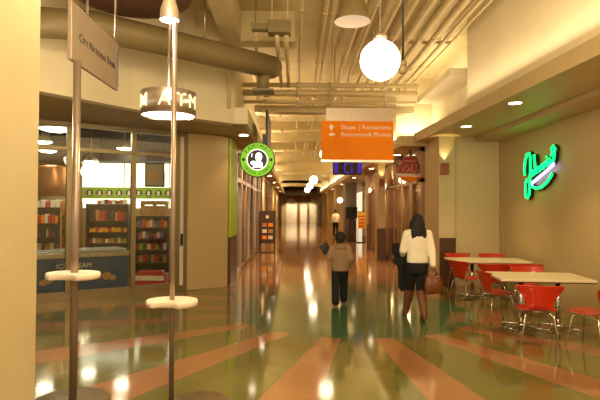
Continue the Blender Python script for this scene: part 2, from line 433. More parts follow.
for y, z, r, word in CROSS:
    t = thing('hanging_pipe', (-1.1, y, z), 'tan pipe crossing the corridor under the ceiling, %s of three above the round green sign' % word, 'pipe', 'pipes crossing the corridor')
    MB().tube([(0, 0, 0), (1.0, 0, 0), (2.6, 0, 0), (3.8, 0, 0)], r, 12).build('pipe', 'conduit', t)
    for x in (.3, 2.0): MB().tube([(x, 0, 0), (x, 0, 5.3-z)], .008, 6).build('hanger_rod', 'conduit', t)
    for x in (.5, 1.2, 1.9): MB().tube([(x-.05, 0, 0), (x+.05, 0, 0)], r*1.35, 12).build('flange', 'beam', t)
for i, (y, z) in enumerate(((15, 4.5), (17.2, 4.35), (19.6, 4.5), (22.5, 4.3), (28, 4.4))):
    t = thing('hanging_pipe', (-1.1, y, z), 'tan pipe crossing the far corridor, %s behind the orange sign' % ('first', 'second', 'third', 'fourth', 'fifth')[i], 'pipe', 'pipes crossing the far corridor')
    MB().tube([(0, 0, 0), (3.85, 0, 0)], .06, 10).build('pipe', 'conduit', t)
    for x in (.4, 2.6): MB().tube([(x, 0, 0), (x, 0, 5.3-z)], .008, 6).build('hanger_rod', 'conduit', t)
    for x in (.7, 2.2): MB().tube([(x-.05, 0, 0), (x+.05, 0, 0)], .085, 10).build('flange', 'beam', t)
# junction box with two drops
t = thing('junction_box', (-.25, 8.2, 4.5), 'tan junction box with two bent pipes under the ceiling left of centre', 'junction box')
MB().box(-.16, .2, -.12, .12, 0, .2, .01).build('box', 'duct', t)
MB().box(-.42, -.16, -.08, .08, .06, .16).build('bracket', 'duct', t)
for x in (-.02, .13):
    MB().tube([(x, .02, 0), (x, .6, -.06), (x+.01, 1.4, -.12), (x+.01, 2.85, -.15)], .035, 10).build('pipe', 'conduit', t)
for x in (-.1, .15): MB().tube([(x, 0, .2), (x, 0, .8)], .01, 6).build('hanger_rod', 'conduit', t)
# pipe bend down the left upper wall
t = thing('wall_pipe', (-1.06, 9.6, 3.62), 'cream pipe bending down the end of the left upper wall', 'pipe')
MB().tube([(-.14, .1, 0), (-.14, .1, .75), (-.12, .1, .85), (-.05, .1, .92), (.1, .12, .95), (.9, .2, .95)], .035, 10).build('pipe', 'conduit', t)
# round air duct
t = thing('air_duct', (-1.5, 8, 4.2), 'round olive grey air duct running under the left ceiling with capped end', 'air duct')
path = [(-2.6, -1.3, -.1), (-1.9, -1.2, -.04), (-1.2, -.95, 0), (-.4, -.3, 0), (.4, .4, 0), (1.1, 1.0, 0)]
MB().tube(path, .2, 24).build('duct', 'duct', t)
MB().ball((1.1, 1.0, 0), .2, seg=20).build('end_cap', 'duct', t)
MB().tube([(.98, .92, -.1), (.98, .92, -.42)], .1, 16).build('drop_collar', 'duct', t)
MB().box(.8, 1.16, .76, 1.1, -.46, -.42).build('drop_flange', 'duct', t)
for x, y in ((.1, .12), (.85, .8)): MB().tube([(x, y, .18), (x, y, 1.1)], .01, 6).build('hanger_rod', 'steel', t)
# round canopy over the kiosk posts
t = thing('round_canopy', (-2.1, 6.7, 4.42), 'dark brown round canopy disc hanging at the ceiling above the bank sign', 'canopy')
MB().lathe([(0, 0), (.62, 0), (.74, .03), (.78, .1), (.78, .22), (0, .24)], 40).build('disc', 'brown', t)
for a in (0, 2.1, 4.2): MB().tube([(.5*math.cos(a), .5*math.sin(a), .22), (.5*math.cos(a), .5*math.sin(a), .7)], .012, 6).build('hanger_rod', 'steel', t)
# small black ceiling spots
for x, y, z, word in ((-.45, 6.2, 4.72, 'on the ceiling between the left beam and the junction box'), ):
    t = thing('ceiling_spotlight', (x, y, z), 'small black spotlight ' + word, 'spotlight')
    MB().lathe([(0, 0), (.05, 0), (.04, .08), (.025, .14), (0, .14)], 16).build('head', 'black', t)
    MB().tube([(0, 0, .13), (0, 0, .58)], .012, 8).build('stem', 'black', t)
t = thing('pendant_camera', (1.27, 6.0, 3.3), 'small dark ball fixture on a thin rod beside the big glowing globe', 'ceiling fixture')
MB().ball((0, 0, .06), .055).build('head', 'duct', t)
MB().lathe([(.02, .1), (.045, .11), (.045, .15), (.015, .17)], 16, cap=True).build('collar', 'duct', t)
MB().tube([(0, 0, .15), (0, 0, 2.0)], .012, 8).build('rod', 'black', t)

# ================================================================ LAMPS
def globe(loc, m, label, r=.2, e=0):
    t = thing('globe_pendant', loc, label, 'pendant lamp', 'globe pendants along the corridor')
    g = MB().ball((0, 0, 0), r, seg=28); g.build('globe', m, t)
    MB().lathe([(.0, r-.01), (.07, r-.012), (.075, r+.05), (.03, r+.08), (0, r+.09)], 18).build('fitter', 'steel', t)
    MB().tube([(0, 0, r+.06), (0, 0, 5.3-loc[2])], .01, 6).build('stem', 'steel', t)
    return t
globe((.87, 5.2, 3.23), 'globe', 'large glowing globe pendant below the conduits, nearest of the globes')
globe((.95, 14.6, 3.30), 'farglobe', 'glowing globe pendant almost hidden behind the orange sign')
globe((1.03, 26, 3.23), 'farglobe', 'small far globe pendant, uppermost of the three beyond the orange sign')
globe((1.05, 32.7, 3.23), 'farglobe', 'small far globe pendant, middle of the three beyond the orange sign')
globe((1.07, 39, 3.23), 'farglobe', 'small far globe pendant, lowest of the three beyond the orange sign')
globe((2.75, 30.4, 2.3), 'farglobe', 'glowing globe lamp beside the grey column, just left of the black lectern', r=.15)
t = thing('bell_lamp', (.8, 7.06, 4.3), 'bell ceiling lamp with pale round bottom, left of the big globe', 'ceiling lamp')
MB().lathe([(.245, 0), (.25, .02), (.2, .12), (.17, .3), (.12, .4), (0, .42)], 36).build('housing', 'duct', t)
MB().lathe([(0, .012), (.235, .012), (.245, 0)], 36).build('diffuser', 'dimlens', t)  # diffuser glows faintly by itself, keeping the bottom pale
MB().tube([(0, 0, .4), (0, 0, 1.0)], .02, 8).build('stem', 'duct', t)
def downlight(loc, label, e=60, spot=95, grp='recessed downlights in the right soffit'):
    t = thing('recessed_downlight', loc, label, 'downlight', grp)
    MB().lathe([(.095, .0), (.12, -.008), (.125, 0)], 28).build('trim_ring', 'white', t)
    MB().lathe([(0, -.003), (.097, -.003)], 28).build('lens', 'downlight', t)
    light('downlight_beam', 'SPOT', (0, 0, -.02), e, (255, 214, 150), size=.06, spot=spot, parent=t, blend=.7)
for x, y, word in ((3.51, 8.16, 'nearest of the row, above the near table'), (3.5, 10.46, 'above the far table'), (3.47, 12.55, 'last of the row, above the wall column')):
    downlight((x, y, 3.43), 'round recessed downlight over the dining tables, ' + word, 100)
downlight((-1.09, 11.4, 3.35), 'round recessed downlight over the lime green corner', 30, grp='recessed downlights in the left soffit')
ORD = ('first', 'second', 'third', 'fourth', 'fifth', 'sixth')
for i, y in enumerate((15.2, 20.2, 26.0, 32.5, 40, 48)):  # invented downlights, added to light the far corridor
    downlight((3.05, y, 3.35), 'small added recessed downlight under the far right soffit, %s past the red badge sign' % ORD[i], 290, 120, 'downlights of the far right soffit')
for i, y in enumerate((14.8, 19.5, 25.0, 31.0, 38, 46)):  # left-hand row, likewise added for corridor light
    downlight((-1.12, y, 3.35), 'small added recessed downlight under the far left soffit, %s past the lime sign' % ORD[i], 290, 120, 'downlights of the far left soffit')
# wall sconces on the right columns
def sconce(x, y, label, z=2.55, face='front'):
    t = thing('wall_sconce', (x, y, z), label, 'wall sconce', 'wall sconces on the right columns')
    MB().box(-.09, .09, -.1, 0, 0, .26, .008).build('shade', 'sconce', t)
    MB().box(-.07, .07, -.085, -.012, .255, .268).build('rim', 'metal', t)
    light('sconce_beam', 'SPOT', (0, -.06, .28), 12, (255, 222, 150), rot=(PI, 0, 0), size=.03, spot=70, parent=t)
sconce(3.47, 11.9, 'reddish box wall sconce on the column beside the dining corner')
sconce(3.07, 18.0, 'small reddish box wall sconce on the second column')
sconce(3.6, 23.4, 'small reddish box wall sconce on the column behind the yellow poster')
# ================================================================ KIOSK POSTS AND SIGNS
def kidney(r, th, cx=0):
    """writing shelf: a disc with a shallow bite out of its near side"""
    out = []
    n = 44
    for k in range(n):
        a = 2*PI*k/n
        x, y = r*math.cos(a), r*.86*math.sin(a)
        bx, by, br = -.05, -r*1.28, r*.78
        d = math.hypot(x-bx, y-by)
        if d < br: x, y = bx+(x-bx)*br/d, by+(y-by)*br/d
        out.append((x+cx, y))
    return out
def shelf(t, r, z, cx=0):
    m = MB(); o = kidney(r, .05, cx)
    c = (sum(p[0] for p in o)/len(o), sum(p[1] for p in o)/len(o))
    def ring(s, zz): return [Vector((c[0]+(p[0]-c[0])*s, c[1]+(p[1]-c[1])*s, zz)) for p in o]
    m.rings([ring(.93, z-.055), ring(.985, z-.05), ring(1, z-.03), ring(1, z-.015), ring(.97, z)])
    return m.build('writing_shelf', 'offwhite', t)
t = thing('kiosk_post', (-1.97, 4.7, 0), 'bronze kiosk post carrying the bank flag sign and a white writing shelf', 'kiosk post')
MB().lathe([(0, .0), (.33, 0), (.335, .008), (.32, .02), (0, .022)], 40).build('base_shadow_disc', 'shadowdisc', t)  # thin dark disc at the foot, base and floor shadow in one
MB().tube([(.015, 0, .02), (.015, 0, 3.06)], .034, 18).build('pole', 'polemetal', t)
shelf(t, .235, 1.15, .005)
sg = MB().box(-.018, .018, -.05, 1.19, 3.05, 3.58, .004).build('sign_panel', 'signgrey', t); sg.location = (-.025, -.03, 0)
TM = Matrix(((0, 0, 1, 0), (1, 0, 0, 0), (0, 1, 0, 0), (0, 0, 0, 1)))        # text plane -> YZ, read from +X
def run_text(parts, x0, z0, gap, name, parent):
    """small-capital run along the sign: one mesh per word"""
    x = x0
    for word in parts:
        b = MB()
        for ch, size in word:
            me = text_mesh(ch, size, .001, align='LEFT')
            xs = [v.co.x for v in me.vertices]; ys = [v.co.y for v in me.vertices]
            b.mesh_in(me, Matrix.Translation((.0195, x-min(xs), z0-min(ys))) @ TM); x += max(xs)-min(xs)+gap
        b.build(name, 'ink', parent); x += gap*3
    return x
cap = lambda wd: [(wd[0], .113)] + [(c, .083) for c in wd[1:]]
run_text([cap('CITY'), cap('NATIONAL'), cap('BANK')], .12, 3.265, .0095, 'lettering', sg)
MB().box(.018, .021, 1.145, 1.18, 3.08, 3.5).build('colour_strip', 'bluestrip', sg)
for y in (.25, 1.02): MB().tube([(0, y, 3.57), (0, y, 5.3)], .011, 8).build('hanger_rod', 'steel', t)

t = thing('kiosk_post', (-1.08, 4.7, 0), 'slim bronze kiosk post with low white writing shelf and a spotlight at its top', 'kiosk post')
MB().lathe([(0, 0), (.28, 0), (.285, .008), (.27, .02), (0, .022)], 40, c=(.26, -.05, 0)).build('base_shadow_disc', 'shadowdisc', t)  # off-centre dark disc modelled in place of a soft floor shadow
MB().tube([(0, 0, .02), (0, 0, 3.42)], .023, 16).build('pole', 'polemetal', t)
shelf(t, .23, .91, .0)
h = MB().lathe([(.085, 0), (.088, .02), (.08, .1), (.05, .2), (.02, .24), (0, .24)], 26, c=(-.055, .02, 3.44)).build('spot_head', 'signgrey', t)
MB().lathe([(0, .004), (.083, .004)], 26, c=(-.055, .02, 3.44)).build('lens', 'spotglow', h)
MB().tube([(-.055, .02, 3.66), (-.055, .02, 4.7)], .014, 8).build('stem', 'steel', t)
light('spot_beam', 'SPOT', (-.055, .02, 3.42), 16, size=.06, spot=80, parent=t)

t = thing('drum_sign', (-1.25, 5.2, 2.65), 'hanging brushed steel drum sign with cut-out lit letters, between the kiosk posts', 'hanging sign')
MB().lathe([(.262, .0), (.27, 0), (.27, .235), (.262, .235)], 48).build('drum', 'steel', t)
MB().lathe([(0, .012), (.262, .012)], 40).build('diffuser', 'drumlight', t)
MB().tube([(.0, 0, .2), (0, 0, 2.4)], .014, 8).build('hanger_rod', 'steel', t)
MB().box(-.26, .26, -.012, .012, .19, .21).build('crossbar', 'steel', t)
def wrap_text(ch, ang):
    me = text_mesh(ch, .185, .002); r = .272
    for v in me.vertices:
        a = ang + v.co.x/r
        v.co = Vector((r*math.sin(a), -r*math.cos(a), 0)) + Vector((0, 0, v.co.y+.12)) + Vector((math.sin(a), -math.cos(a), 0))*v.co.z
    return me
for word0 in (8, 128, 248):
    for ch, da in (('A', -7), ('T', 27), ('M', 60)):
        MB().mesh_in(wrap_text(ch, R(word0+da+4)), Matrix()).build('letter', 'drumletter', t)
light('drum_beam', 'AREA', (0, 0, .005), 9, (255, 224, 170), size=.45, parent=t)

# round lime blade sign
t = thing('round_shop_sign', (-.76, 11.0, 2.78), 'round lit lime green shop sign with white head silhouette on black', 'shop sign')
MB().disc_y((0, 0, 0), .375, .12, 48).build('can', 'black', t)
MB().disc_y((0, -.006, 0), .355, .01, 48).build('lime_face', 'badge', t)
MB().disc_y((0, -.010, 0), .225, .01, 40).build('white_ring', 'badgewhite', t)
MB().disc_y((0, -.014, 0), .205, .01, 40).build('black_centre', 'black', t)
e = MB()
e.poly_y([(.03+.075*math.cos(a), .06+.095*math.sin(a)) for a in [2*PI*k/20 for k in range(20)]], -.019, -.012)
e.poly_y([(-.1, -.17), (.12, -.165), (.11, -.06), (.06, -.02), (-.02, -.02), (-.07, -.06)], -.0195, -.012)
e.poly_y([(-.09+.055*math.cos(a), -.07+.045*math.sin(a)) for a in [2*PI*k/16 for k in range(16)]], -.0185, -.012)
e.poly_y([(-.13, .05), (-.11, .05), (-.1, .13), (-.12, .13)], -.018, -.012)
e.build('emblem', 'badgewhite', t)
def ring_text(txt, r, size, start, step, inward):
    for i, ch in enumerate(txt):
        if ch == ' ': continue
        a = R(start + step*i)
        m = Matrix.Translation((r*math.sin(a), -.0095, r*math.cos(a))) @ Matrix.Rotation(a + (PI if inward else 0), 4, 'Y') @ FACE_CAM
        MB().mesh_in(text_mesh(ch, size, .001), m).build('letter', 'ink', t)
ring_text('FAMIMA!', .29, .115, -54, 18, False)
ring_text('GREEN STORE', .29, .085, 238, -11.6, True)
for s in (-1, 1): MB().poly_y([(s*.29+.035*math.cos(a), .035*math.sin(a)) for a in [2*PI*k/10 for k in range(10)]], -.0105, -.006).build('stud', 'ink', t)
MB().box(.1, .2, .04, .1, .3, .55).build('bracket', 'black', t)
t = thing('blade_banner', (-.56, 11.2, 2.9), 'narrow dark blade banner hanging behind the round lime sign', 'banner')
MB().box(-.04, 0, 0, 1.6, 0, .98).build('panel', 'black', t)
MB().box(0, .012, .03, 1.58, .03, .95).build('printed_face', 'purple', t)
MB().box(-.03, -.01, .82, .86, .98, 1.08).build('hanger', 'black', t)

# orange directory sign
t = thing('directory_sign', (1.3, 10.5, 2.74), 'orange hanging directory sign with white lines of text over the corridor', 'directory sign')
MB().box(-.735, .735, 0, .06, 0, .79, .006).build('orange_panel', 'orange', t)
MB().box(-.64, .7, .015, .05, .79, 1.06).build('header_plate', 'signgrey', t)
MB().box(-.74, .74, -.01, .07, -.045, 0).build('bottom_rail', 'steel', t)
for row, (z, a, c) in enumerate(((.66, 'Shops', '| Restaurants'), (.515, 'Restrooms', '& Phones'))):
    MB().mesh_in(text_mesh(a, .125, .001, align='LEFT'), Matrix.Translation((-.34, -.003, z)) @ FACE_CAM).build('lettering', 'paint_white', t)
    MB().mesh_in(text_mesh(c, .125, .001, align='RIGHT'), Matrix.Translation((.69, -.003, z)) @ FACE_CAM).build('lettering', 'paint_white', t)
MB().poly_y([(-.53, .72), (-.47, .66), (-.505, .66), (-.505, .60), (-.555, .60), (-.555, .66), (-.59, .66)], -.004, 0).build('arrow', 'paint_white', t)
MB().poly_y([(-.59, .515), (-.52, .565), (-.52, .535), (-.46, .535), (-.46, .495), (-.52, .495), (-.52, .465)], -.004, 0).build('arrow', 'paint_white', t)
for x in (-.52, .56): MB().tube([(x, .03, 1.05), (x, .03, 2.56)], .008, 6).build('cable', 'steel', t)

# blue neon far sign
t = thing('neon_shop_sign', (1.62, 20.5, 3.1), 'blue violet neon lettering on a dark board under the orange sign', 'neon sign')
MB().box(-.05, 1.1, .02, .08, .02, .56).build('board', 'dark', t)
for pts in ([(.04, .08), (.04, .5)], [(.12, .08), (.12, .5)], [(.62, .45), (.45, .5), (.4, .3), (.45, .1), (.62, .12)], [(.7, .1), (.7, .5), (.86, .1), (.86, .5)], [(.96, .08), (.96, .5)], [(1.03, .08), (1.03, .5)]):
    MB().tube([(x, 0, z) for x, z in pts], .028, 8).build('neon_tube', 'blueneon', t)
for x in (.1, .9): MB().tube([(x, .05, .55), (x, .05, 2.2)], .008, 6).build('cable', 'steel', t)

# red blade sign on the column
t = thing('blade_sign', (3.1, 13.7, 2.45), 'red badge shaped blade sign on an arm over the storefront doors', 'blade sign')
MB().poly_y([(-.16, .70), (.16, .70), (.33, .36), (.33, .26), (-.33, .26), (-.33, .36)], 0, .06).build('red_panel', 'maroon', t)
MB().poly_y([(-.36, .25), (.36, .25), (.36, .18), (-.36, .18)], -.01, .07).build('cream_bar', 'offwhite', t)
MB().poly_y([(-.3, .17), (.3, .17), (.2, .08), (.08, .03), (-.08, .03), (-.2, .08)], 0, .06).build('lower_arc', 'orange', t)
b = MB()
b.tube([(-.22, -.008, .3), (-.1, -.008, .5), (-.02, -.008, .34), (-.12, -.008, .3)], .014, 6).tube([(.02, -.008, .3), (.06, -.008, .5), (.16, -.008, .5), (.2, -.008, .34), (.08, -.008, .3)], .014, 6).tube([(-.14, -.008, .58), (.14, -.008, .58)], .012, 6)
b.build('emblem', 'offwhite', t)
MB().tube([(.34, .03, .22), (.32, -.5, .22)], .015, 8).build('arm', 'black', t)
MB().tube([(-.55, .03, -.12), (.3, .03, .06), (.34, .03, .2)], .018, 8).build('brace', 'offwhite', t)
MB().tube([(.0, .03, .69), (.0, .03, .9)], .012, 8).build('hanger', 'black', t)

# green neon script on the dining wall (wall plane X = 4.78, s grows towards the camera)
t = thing('neon_wall_sign', (4.78, 10, 2.5), 'green script neon sign with violet underline on the tan dining wall', 'neon sign')
def wp(zx, zy, off):
    px, py = 519+zx/6.15, 136+zy/6.15
    Y = 520*4.74/(px-293); Z = 1.72+(210-py)*Y/520
    return Vector((-off, Y-10, Z-2.5))
J = [(118, 100), (126, 150), (128, 178)]
strokes = dict(
    initial=[[(62, 232), (58, 190), (64, 140), (76, 104), (90, 96), (96, 118), (96, 200), (92, 290), (88, 350), (80, 372), (66, 366), (64, 330), (66, 284), (76, 256)]],
    word=[[(112, 232), (100, 222), (104, 206), (116, 202), (122, 216), (112, 232)], [(120, 105), (124, 160), (132, 222)], [(131, 200), (142, 186), (150, 196), (154, 208)],
          [(154, 176), (160, 200)], [(158, 182), (168, 168), (176, 178), (180, 190)], [(176, 160), (184, 184)], [(182, 166), (192, 152), (200, 162), (204, 174)], [(200, 140), (208, 164)], [(212, 156), (224, 138), (216, 128), (208, 142), (218, 160), (232, 148)], [(198, 122), (200, 116)]],
    tail=[[(228, 110), (236, 90), (232, 60), (240, 50), (252, 66), (246, 90), (244, 130), (236, 148), (226, 140)]],
    swash=[[(100, 300), (130, 314), (165, 306), (200, 276), (222, 244), (232, 222)]])
for nm, lst in strokes.items():
    b = MB(); bk = MB()
    for s in lst:
        b.tube([wp(x, y, .09) for x, y in s], .024, 8)
        bk.tube([wp(x, y, .045) for x, y in s], .045, 8)
    bk.build(nm + '_can', 'neonback', t); b.build(nm + '_tube', 'neon', t)
b = MB()
for dy in (-7, 5): b.tube([wp(x, y+dy, .09) for x, y in ((104, 284), (150, 246), (200, 204), (246, 164))], .017, 8)
b.build('underline_tube', 'neonpurple', t)

# ================================================================ DINING FURNITURE
def shell_seat():
    pass
def make_chair(label):
    """moulded shell chair, facing +Y (its back towards -Y), seat 0.45 m"""
    t = thing('shell_chair', (0, 0, 0), label, 'chair', 'red shell chairs at the tables')
    def sheet(prof, name):
        m = MB(); rows = []
        for (y, z, w, dip) in prof:
            rows.append([m.bm.verts.new((w*u, y + dip*(u*u), z + (0 if name == 'backrest' else .0)*(1-u*u))) for u in [i/6-1 for i in range(13)]])
        for a, b in zip(rows, rows[1:]):
            for i in range(12):
                f = m.bm.faces.new((a[i], a[i+1], b[i+1], b[i])); f.smooth = True
        o = m.build(name, 'red', t, smooth=True)
        s = o.modifiers.new('thickness', 'SOLIDIFY'); s.thickness = .012; s.offset = 0
        q = o.modifiers.new('smooth', 'SUBSURF'); q.levels = 1; q.render_levels = 1
        return o
    # seat: from the front lip back to the junction
    sheet([(.235, .435, .15, -.02), (.225, .45, .20, -.03), (.16, .458, .235, -.01), (.05, .45, .25, 0), (-.06, .44, .245, 0), (-.14, .442, .21, .0), (-.19, .462, .165, 0)], 'seat')
    # backrest: waist, flare, wide eared top with a shallow dip between the ears
    sheet([(-.19, .462, .165, .0), (-.212, .50, .152, .02), (-.23, .56, .168, .035), (-.246, .63, .205, .05), (-.262, .70, .26, .06), (-.274, .745, .29, .06), (-.28, .768, .292, .055), (-.283, .782, .262, .045)], 'backrest')
    for sx in (-1, 1):
        for sy in (1, -1):
            MB().tube([(sx*.06, sy*.05-.02, .425), (sx*.13, sy*.12-.02, .415), (sx*.17, sy*.16-.02, .38), (sx*.225, sy*.215-.02, 0)], .009, 8).build('leg', 'chrome', t)
    MB().lathe([(0, .41), (.1, .41), (.1, .435), (0, .437)], 20, c=(0, -.02, 0)).build('hub_plate', 'chrome', t)
    return t
def make_table(name, loc, rz, w, d, z, peds, label):
    t = thing(name, loc, label, 'table', 'pale cafe tables', rz)
    MB().box(-w/2, w/2, -d/2, d/2, z-.035, z, .006).build('tabletop', 'tabletop', t)
    MB().box(-w/2+.004, w/2-.004, -d/2+.004, d/2-.004, z-.05, z-.034).build('edge_band', 'brown', t)
    for px, py in peds:
        p = MB().tube([(px, py, .05), (px, py, z-.05)], .035, 16).build('pedestal', 'chrome', t)
        MB().box(px-.16, px+.16, py-.16, py+.16, z-.062, z-.05).build('mounting_plate', 'black', p)
        MB().lathe([(0, .03), (.07, .03), (.07, .055), (.045, .075), (0, .075)], 20, c=(px, py, 0)).build('hub', 'chrome', p)
        for k in range(4):
            a = PI/4 + k*PI/2
            c, s = math.cos(a), math.sin(a)
            MB().tube([(px+.05*c, py+.05*s, .05), (px+.28*c, py+.28*s, .03), (px+.31*c, py+.31*s, .012)], [.022, .016, .012], 8).build('base_arm', 'chrome', p)
    return t
make_table('cafe_table', (3.63, 7.68, 0), R(-7), 1.28, .92, .765, ((-.24, -.02), (.28, -.02)), 'pale rectangular cafe table on two chrome pedestals, nearer of the two')
make_table('cafe_table', (3.88, 10.38, 0), R(-4), 1.5, .85, .75, ((-.3, -.05), (.35, 0)), 'pale rectangular cafe table farther back beside the brown column base')
ch = make_chair('red shell chair with its back to us at the front of the near table')
ch.location = (3.2, 6.80, 0); ch.rotation_euler = (0, 0, R(-14))
for x, y, a, lab in ((3.80, 6.62, 36, 'red shell chair at the right frame edge turned towards the table'),
                     (3.22, 8.14, -84, 'red shell chair tucked under the left end of the near table'),
                     (3.98, 8.62, 176, 'red shell chair behind the near table, only its top edge visible'),
                     (3.32, 9.9, -64, 'red shell chair turned sideways at the front left corner of the far table'),
                     (3.66, 9.44, -18, 'red shell chair in front of the far table, middle one, back to us'),
                     (4.2, 9.46, -8, 'red shell chair at the far table, front right one'),
                     (3.68, 11.32, 184, 'red shell chair behind the far table, left one against the pale end wall'),
                     (4.36, 11.22, 172, 'red shell chair behind the far table, right one against the pale end wall')):
    copy_thing(ch, (x, y, 0), R(a), lab)

# ================================================================ CORRIDOR FURNITURE
t = thing('menu_board', (-1.02, 20.8, 0), 'dark framed menu board on legs with small pictures beside the left storefront', 'menu board')
MB().box(-.33, .33, -.03, .03, .38, 1.68).box(-.29, .29, -.035, -.02, .42, 1.62).build('board', 'darkwood', t)
for x in (-.29, .29): MB().box(x-.03, x+.03, -.03, .03, 0, .4).build('leg', 'darkwood', t)
MB().box(-.31, .31, .03, .35, 0, .04).build('foot', 'darkwood', t)
for i in range(3):
    for j, m in enumerate(('orange', 'offwhite')):
        MB().box(-.2+.24*j, -.02+.24*j, -.04, -.034, .55+.25*i, .69+.25*i).build('picture', ('orange', 'offwhite', 'copper')[(i+j) % 3], t)
MB().box(-.06, .06, -.04, -.034, 1.38, 1.5).build('emblem', 'offwhite', t)
t = thing('lectern', (3.2, 28.6, 0), 'black lectern with a dark screen on top beside the grey column', 'lectern')
MB().box(-.13, .2, -.2, .2, .06, 1.15, .01).build('body', 'darkwood', t)
MB().box(-.2, .25, -.25, .25, 0, .06).build('base', 'black', t)
MB().box(-.1, .14, -.06, .06, 1.15, 1.28).build('neck', 'black', t)
MB().box(-.28, .34, -.06, .02, 1.28, 1.9, .015).build('screen', 'black', t)
t = thing('poster_stand', (3.66, 27.6, 0), 'yellow poster on a black stand with flat base by the right columns', 'poster stand')
MB().box(-.22, .22, -.015, .015, .75, 1.62).build('poster', 'yellow', t)
MB().box(-.24, .24, -.02, .02, 1.62, 1.66).build('top_rail', 'black', t)
for i in range(4): MB().box(-.17, .12+.03*(i % 2), -.018, -.015, .85+.17*i, .92+.17*i).build('printed_line', 'maroon', t)
for x in (-.2, .2): MB().tube([(x, 0, .03), (x, 0, 1.62)], .014, 8).build('upright', 'black', t)
MB().box(-.27, .27, -.2, .2, 0, .035).build('base', 'black', t)
# ================================================================ INSIDE THE SHOP
t = thing('fascia_sign', (-6.2, 16.93, 0), 'long backlit white fascia with a green band along the shop back wall', 'fascia')
MB().box(-.6, 3.9, -.06, .06, 1.75, 3.2).build('lit_panel', 'litpanel', t)
MB().box(-.6, 3.9, -.085, -.06, 2.06, 2.42).build('green_band', 'band', t)
for i in range(14):
    x = -.35+.315*i
    d = MB().disc_y((x, -.1, 2.24), .105, .015, 24).build('emblem', 'black', t)
    MB().poly_y([(x+.045*math.cos(a), 2.26+.05*math.sin(a)) for a in [2*PI*k/10 for k in range(10)]], -.106, -.1).poly_y([(x-.06, 2.165), (x+.06, 2.165), (x+.03, 2.22), (x-.03, 2.22)], -.106, -.1).build('mark', 'offwhite', d)
for x in (.75, 2.2, 3.4): MB().box(x-.012, x+.012, -.07, -.055, 1.75, 3.2).build('joint_strip', 'olive', t)
def dome(x, y, z, r, label):
    t = thing('pendant_dome_lamp', (x, y, z), label, 'shop lamp', 'dome lamps in the shop')
    MB().lathe([(r, 0), (r*1.02, .01), (r*.9, r*.35), (r*.5, r*.75), (.05, r*.9), (0, r*.92)], 30).build('shade', 'metal', t)
    MB().lathe([(0, -r*.18), (r*.5, -r*.14), (r*.85, -r*.04), (r*.98, .012)], 30).build('diffuser', 'shoplamp', t)
    MB().tube([(0, 0, r*.88), (0, 0, 4.15-z)], .012, 6).build('stem', 'metal', t)
dome(-5.45, 12.0, 3.55, .38, 'big bright dome lamp in the shop, top left beside the near pier')
dome(-6.35, 13.2, 3.40, .24, 'dome lamp in the shop just under the big one, half hidden by the pier')
dome(-7.0, 14.9, 3.36, .24, 'lowest dome lamp in the shop beside the near pier')
dome(-6.0, 15.5, 3.12, .22, 'dome lamp in the shop between bank sign post and middle mullion, lower one')
dome(-5.1, 15.8, 3.55, .25, 'dome lamp in the shop left of the tall middle mullion, under the steel drum')
dome(-3.0, 14.2, 3.45, .2, 'small dome lamp in the shop behind the slim kiosk post')
# freezer chest (in the shop front's own frame)
t = thing('ice_cream_freezer', (0, 0, 0), 'blue ice cream chest freezer with white lid behind the shop window', 'freezer')
t.matrix_world = FM @ Matrix.Translation((.3, .95, 0))
MB().box(-1.0, 1.58, -.35, .35, .02, .74, .01).build('body', 'freezer', t)
MB().box(-1.03, 1.61, -.38, .38, .74, .84, .01).build('rim', 'signgrey', t)
lid = MB().box(-.98, .28, -.33, .33, .84, .875, .006).build('lid', 'freezertop', t)
MB().box(.26, 1.56, -.33, .33, .85, .89, .006).build('lid', 'freezertop', t)
MB().box(-.97, 1.55, -.34, .34, 0, .04).build('plinth', 'black', t)
MB().mesh_in(text_mesh('ICE CREAM', .135, .001), Matrix.Translation((.52, -.352, .58)) @ FACE_CAM).build('lettering', 'offwhite', t)
for x, z, r in ((1.15, .34, .1), (1.27, .3, .07), (.05, .33, .09), (-.05, .28, .07)):
    MB().poly_y([(x+r*math.cos(a), z+r*.8*math.sin(a)) for a in [2*PI*k/18 for k in range(18)]], -.353-.0005*r*10, -.35).build('printed_scoop', 'wood', t)
def shelf_unit(x0, x1, y, h, levels, label, back='darkwood'):
    t = thing('display_shelf', ((x0+x1)/2, y, 0), label, 'shelf unit')
    hw = (x1-x0)/2
    MB().box(-hw, hw, .2, .23, 0, h).build('back_panel', back, t)
    for s in (-1, 1): MB().box(s*hw-.02, s*hw+.02, -.22, .23, 0, h).build('side_panel', back, t)
    for z in levels: MB().box(-hw+.02, hw-.02, -.22, .2, z-.03, z).build('shelf_board', 'darkwood', t)
    MB().box(-hw, hw, -.24, .2, 0, .1).build('plinth', 'black', t)
    return t
PROD = dict(red='red', orange='orange', cream='offwhite', green='band', brown='wood', dark='brown', yellow='yellow', blue='bluestrip')
KIND = {}
def goods(x0, x1, y, z, n, colours, name, cat, where, hgt=.18, kind='box'):
    n = int(n*1.4); w = (x1-x0)/n
    for i in range(n):
        c = colours[i % len(colours)]; hh = hgt*.9*(.75+.3*((i*7) % 5)/5); ww = w*(.9 if kind == 'box' else .95)
        key = (kind, c, round(hh, 3), round(ww, 3))
        if key not in KIND:
            m = MB()
            if kind == 'box': m.box(-ww/2, ww/2, -.07, .07, 0, hh, .006)
            else: m.lathe([(0, 0), (ww*.42, .0), (ww*.45, .02), (ww*.45, hh*.6), (ww*.18, hh*.8), (ww*.18, hh), (0, hh)], 12)
            o = m.build(name, PROD[c])
            KIND[key] = o.data
        else:
            o = bpy.data.objects.new(name, KIND[key]); COL.objects.link(o)
        o.location = (x0+w*(i+.5), y-.06, z+.001)
        tag(o, '%s %s %s' % (c, name.replace('_', ' '), where), cat, '%ss %s' % (name.replace('_', ' '), where))
